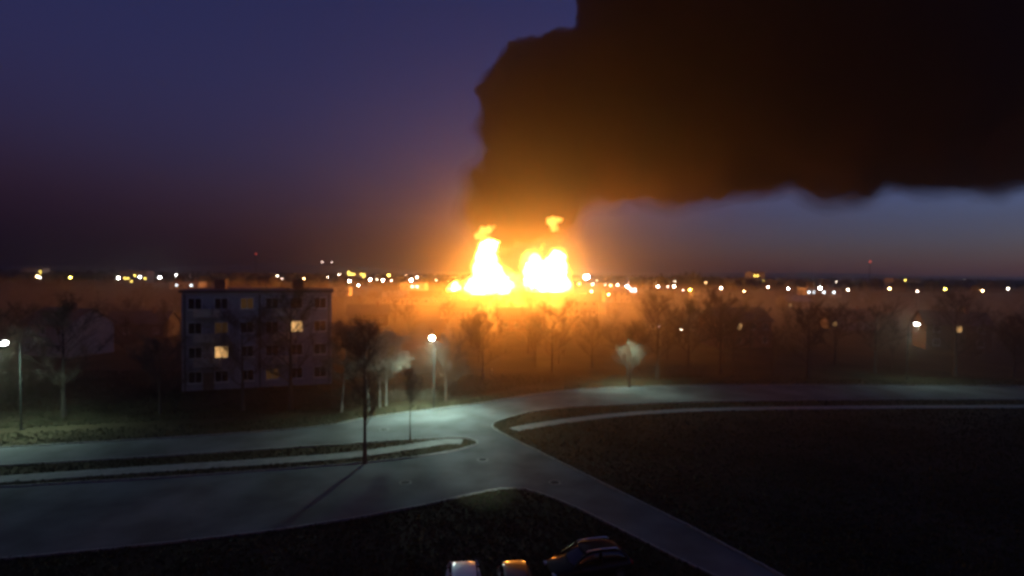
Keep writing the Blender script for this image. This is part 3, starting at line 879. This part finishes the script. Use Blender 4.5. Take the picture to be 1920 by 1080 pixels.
T(1281, 544, 'p', 1.4, 6, 'dim pink lamp left of the yellow one by the pale house', D=250)
T(1294, 543, 'y', 2.0, 18, 'yellow lamp in front of the pale house at right', D=270)
for x, y, c, s, p, lb in [(25, 514, 'h', 1.6, 14, 'warm lamp at the far left edge of the town'), (70, 518, 'o', 1.8, 18, 'orange lamp second from the far left'),
    (132, 520, 'y', 1.8, 16, 'yellow lamp left of the far left flats'), (165, 514, 'y', 1.6, 14, 'small yellow lamp higher than its left neighbour'),
    (222, 521, 'w', 2.1, 24, 'white lamp in front of the far left flats'), (262, 519, 'b', 1.9, 20, 'bluish lamp before the far left flats'),
    (300, 520, 'w', 2.1, 26, 'white lamp right of the far left flats'), (331, 516, 'w', 1.7, 16, 'small white lamp beside a brighter white one'),
    (420, 520, 'o', 2.0, 20, 'orange lamp over the low plastered house'), (445, 518, 'h', 1.9, 18, 'warm lamp over the left end of the near flats'),
    (520, 517, 'h', 1.6, 12, 'warm lamp above the near flats'), (570, 522, 'o', 1.6, 12, 'orange lamp left of the orange-lit hall'),
    (1352, 540, 'h', 2.0, 20, 'warm lamp just right of the dark tree clump'), (1395, 546, 'o', 1.6, 12, 'small orange lamp over the brick house'),
    (1440, 538, 'p', 1.6, 14, 'pinkish lamp right of the brick house'), (1478, 541, 'b', 1.8, 20, 'bluish lamp in the first gap right of the brick house'),
    (1538, 540, 'w', 2.6, 36, 'strong white lamp left of the far right flats'), (1590, 543, 'h', 1.7, 14, 'warm lamp above the low plastered house'),
    (1668, 541, 'o', 1.9, 18, 'orange lamp in front of the far right flats'), (1720, 546, 'p', 1.6, 12, 'pink lamp before the far right flats'),
    (1772, 542, 'y', 1.9, 18, 'yellow lamp right of the far right flats'), (1842, 545, 'o', 2.0, 20, 'orange lamp near the right edge of the town'),
    (1890, 541, 'h', 1.6, 12, 'warm lamp at the right edge of the town')]:
    T(x, y, c, s, p, lb)
rl = random.Random(3)
for i in range(26):
    px = rl.choice((rl.gauss(690, 60), rl.gauss(760, 40), rl.gauss(250, 160), rl.gauss(1180, 50), rl.gauss(1500, 200)))
    if 850 < px < 1085 or not 5 < px < 1915: continue
    T(px, 512 + (px - 960) * .0096 + rl.uniform(4, 17), rl.choice('hhoopw'), rl.uniform(.7, 1.3), rl.choice((5, 9)), 'tiny faint lamp scattered among the brighter town lights')
# mid-distance small lights
T(671, 600, 'r', 1.7, 1.6, 'small red warning lamp on a post in the dark at left', D=150, name='warning_lamp', cat='lamp')
T(1237, 612, 'p', 1.6, 1.2, 'dim pinkish garden lamp left of the porch light', D=125, name='garden_lamp', cat='lamp')
T(1277, 617, 'h', 2.6, 14, 'small bright warm garden lamp in front of the wooden house', D=125, name='garden_lamp', cat='lamp')
# small pale marker post seen behind the road
g = gnd(922, 703)
r = empty('marker_post', g, 0, 'tiny pale marker post in the dark beyond the road', 'post')
bm = bmesh.new(); tube(bm, [(0, 0, 0), (0, 0, .75)], [.07, .06], 8); done('post', bm, M['kerb'], r)
bm = bmesh.new(); sphere(bm, (0, 0, .8), .1, 2); done('cap', bm, M['frame'], r)

# ------------------------------------------------------------------ cars (nose towards +Y)
def loft(sections, closed_ends=True):
    bm = bmesh.new(); rings = [[bm.verts.new(p) for p in s] for s in sections]
    n = len(rings[0])
    for a, b in zip(rings[:-1], rings[1:]):
        for i in range(n - 1 if False else n):
            bm.faces.new((a[i], a[(i + 1) % n], b[(i + 1) % n], b[i]))
    if closed_ends: bm.faces.new(rings[0][::-1]); bm.faces.new(rings[-1])
    bmesh.ops.recalc_face_normals(bm, faces=bm.faces)
    return bm
def sub_mesh(bm, lv=2):
    me = bpy.data.meshes.new('t'); bm.to_mesh(me); bm.free()
    o = bpy.data.objects.new('t', me); COL.objects.link(o)
    md = o.modifiers.new('s', 'SUBSURF'); md.levels = lv; md.render_levels = lv
    dg = bpy.context.evaluated_depsgraph_get()
    ev = bpy.data.meshes.new_from_object(o.evaluated_get(dg)); bpy.data.objects.remove(o)
    ev.polygons.foreach_set('use_smooth', [True] * len(ev.polygons))
    return ev
def car(loc, rz, paint, label, rails=False):
    r = empty('parked_car', (loc[0], loc[1], 0), rz, label, 'car', 'cars parked below the building')
    # body: sections along Y
    ys = [(-2.12, .70, .42, .80), (-2.05, .80, .32, .92), (-1.5, .86, .28, .96), (-.6, .88, .27, .95), (.5, .88, .27, .93), (1.1, .87, .28, .88), (1.85, .82, .32, .76), (2.08, .68, .40, .62)]
    secs = []
    for y, w, zb, zt in ys:
        zm = (zb + zt) / 2
        secs.append([(-w * .9, y, zb), (-w, y, zm - .08), (-w * .99, y, zm + .12), (-w * .88, y, zt), (0, y, zt + .045), (w * .88, y, zt), (w * .99, y, zm + .12), (w, y, zm - .08), (w * .9, y, zb), (0, y, zb)])
    me = sub_mesh(loft(secs), 2); me.name = 'body'; body = link_mesh('body', me, M[paint], r)
    # greenhouse: glass volume and roof panel
    gh = [(-2.0, .66, .92, .94), (-1.55, .64, .90, 1.33), (-1.1, .60, .90, 1.44), (-.3, .59, .90, 1.49), (.25, .58, .90, 1.46), (1.15, .66, .84, .90)]
    secs = []
    for y, w, zb, zt in gh:
        ww = w
        secs.append([(-.76, y, zb), (-ww - .02, y, (zb + zt) / 2), (-ww, y, zt), (0, y, zt + .01), (ww, y, zt), (ww + .02, y, (zb + zt) / 2), (.76, y, zb)])
    me = sub_mesh(loft(secs), 2); me.name = 'windows'; link_mesh('windows', me, M['glass'], r)
    rf = []
    for y, w, z in ((-1.62, .56, 1.31), (-1.45, .60, 1.385), (-1.1, .615, 1.455), (-.6, .62, 1.49), (-.1, .615, 1.497), (.25, .60, 1.47), (.42, .55, 1.425)):
        rf.append([(-w, y, z - .035), (-w * .9, y, z + .012), (-w * .45, y, z + .03), (0, y, z + .036), (w * .45, y, z + .03), (w * .9, y, z + .012), (w, y, z - .035), (0, y, z - .03)])
    me = sub_mesh(loft(rf), 2); me.name = 'roof'; link_mesh('roof', me, M[paint], r)
    for sx in (-1, 1):     # pillars
        for pts in ([(sx * .60, .36, 1.43), (sx * .74, 1.08, .92)], [(sx * .64, -.42, 1.45), (sx * .80, -.42, .93)], [(sx * .60, -1.5, 1.37), (sx * .74, -1.92, .95)]):
            bm = bmesh.new(); tube(bm, pts, [.045, .05], 6); done('pillar', bm, M[paint], r)
        bm = bmesh.new(); box(bm, (sx * .93, .78, .98), (.2, .12, .14), bevel=.03); done('mirror', bm, M[paint], r)
        for y in (-1.35, 1.3):
            bm = bmesh.new()
            bmesh.ops.create_cone(bm, cap_ends=True, segments=24, radius1=.32, radius2=.32, depth=.2, matrix=Matrix.Translation((sx * .80, y, .32)) @ Matrix.Rotation(math.pi / 2, 4, 'Y'))
            wh = done('wheel', bm, M['rubber'], r)
            bm = bmesh.new()
            bmesh.ops.create_cone(bm, cap_ends=True, segments=20, radius1=.2, radius2=.2, depth=.03, matrix=Matrix.Translation((sx * .905, y, .32)) @ Matrix.Rotation(math.pi / 2, 4, 'Y'))
            done('rim', bm, M['rim'], wh)
        bm = bmesh.new(); box(bm, (sx * .62, -2.06, .76), (.26, .14, .2), bevel=.04); done('tail_light', bm, M['tail'], r)
        bm = bmesh.new(); box(bm, (sx * .58, 1.98, .62), (.3, .2, .13), bevel=.04); done('headlight', bm, M['head'], r)
        if rails:
            bm = bmesh.new(); tube(bm, [(sx * .56, -1.4, 1.43), (sx * .56, -1.25, 1.53), (sx * .56, -.4, 1.57), (sx * .56, .2, 1.54), (sx * .56, .32, 1.47)], [.045] * 5, 8)
            done('roof_rail', bm, M['chrome'], r, smooth=True)
    bm = bmesh.new(); box(bm, (0, -2.13, .62), (.5, .02, .11)); done('number_plate', bm, M['frame'], r)
    return r
g = at(877, 1072, 25.0); car((g.x - .05, g.y - 1.3), math.pi + .12, 'paint_w', 'white car at the bottom edge, only its pale roof showing')
g = at(945, 1070, 25.0); car((g.x + .6, g.y - 1.2), math.pi + .1, 'paint_r', 'dark red car parked just right of the white one')
g = at(1100, 1054, 26.8); car((g.x, g.y - .3), math.pi / 2 + .28, 'paint_k', 'black car with roof rails glinting orange in the firelight', rails=True)

# ------------------------------------------------------------------ the building the picture is taken from, with its yard floodlight
r = empty('apartment_building', (0, -.7, 0), 0, 'apartment building the view is taken from, behind the viewer', 'building')
bm = bmesh.new(); box(bm, (0, -6, 10.5), (46, 12, 21)); done('wall', bm, M['plaster_w'], r)
bm = bmesh.new(); box(bm, (0, -6, 21.15), (46.6, 12.6, .3)); done('roof', bm, M['roof_d'], r)
r = empty('floodlight', (7.0, -.45, 12.6), 0, 'yard floodlight fixed to the apartment wall', 'floodlight')
bm = bmesh.new(); box(bm, (0, -.14, 0), (.2, .2, .1)); done('bracket', bm, M['steel'], r)
bm = bmesh.new(); box(bm, (0, .1, 0), (.4, .25, .3), bevel=.03); hd = done('lamp_head', bm, M['steel'], r)
bm = bmesh.new(); box(bm, (0, .232, 0), (.32, .012, .22)); done('lens', bm, emis('floodlight_lens', (.85, 1, .97), 8), hd)
ld = bpy.data.lights.new('lamp_light', 'SPOT'); ld.energy = 70000; ld.color = (.80, 1.0, .96); ld.spot_size = R(11); ld.spot_blend = 1.0; ld.shadow_soft_size = .15
lo = bpy.data.objects.new('lamp_light', ld); COL.objects.link(lo); lo.parent = r; lo.location = (0, .3, 0)
tgt = gnd(868, 838) - Vector((7.0, -.15, 12.6))
lo.rotation_euler = tgt.to_track_quat('-Z', 'Y').to_euler()
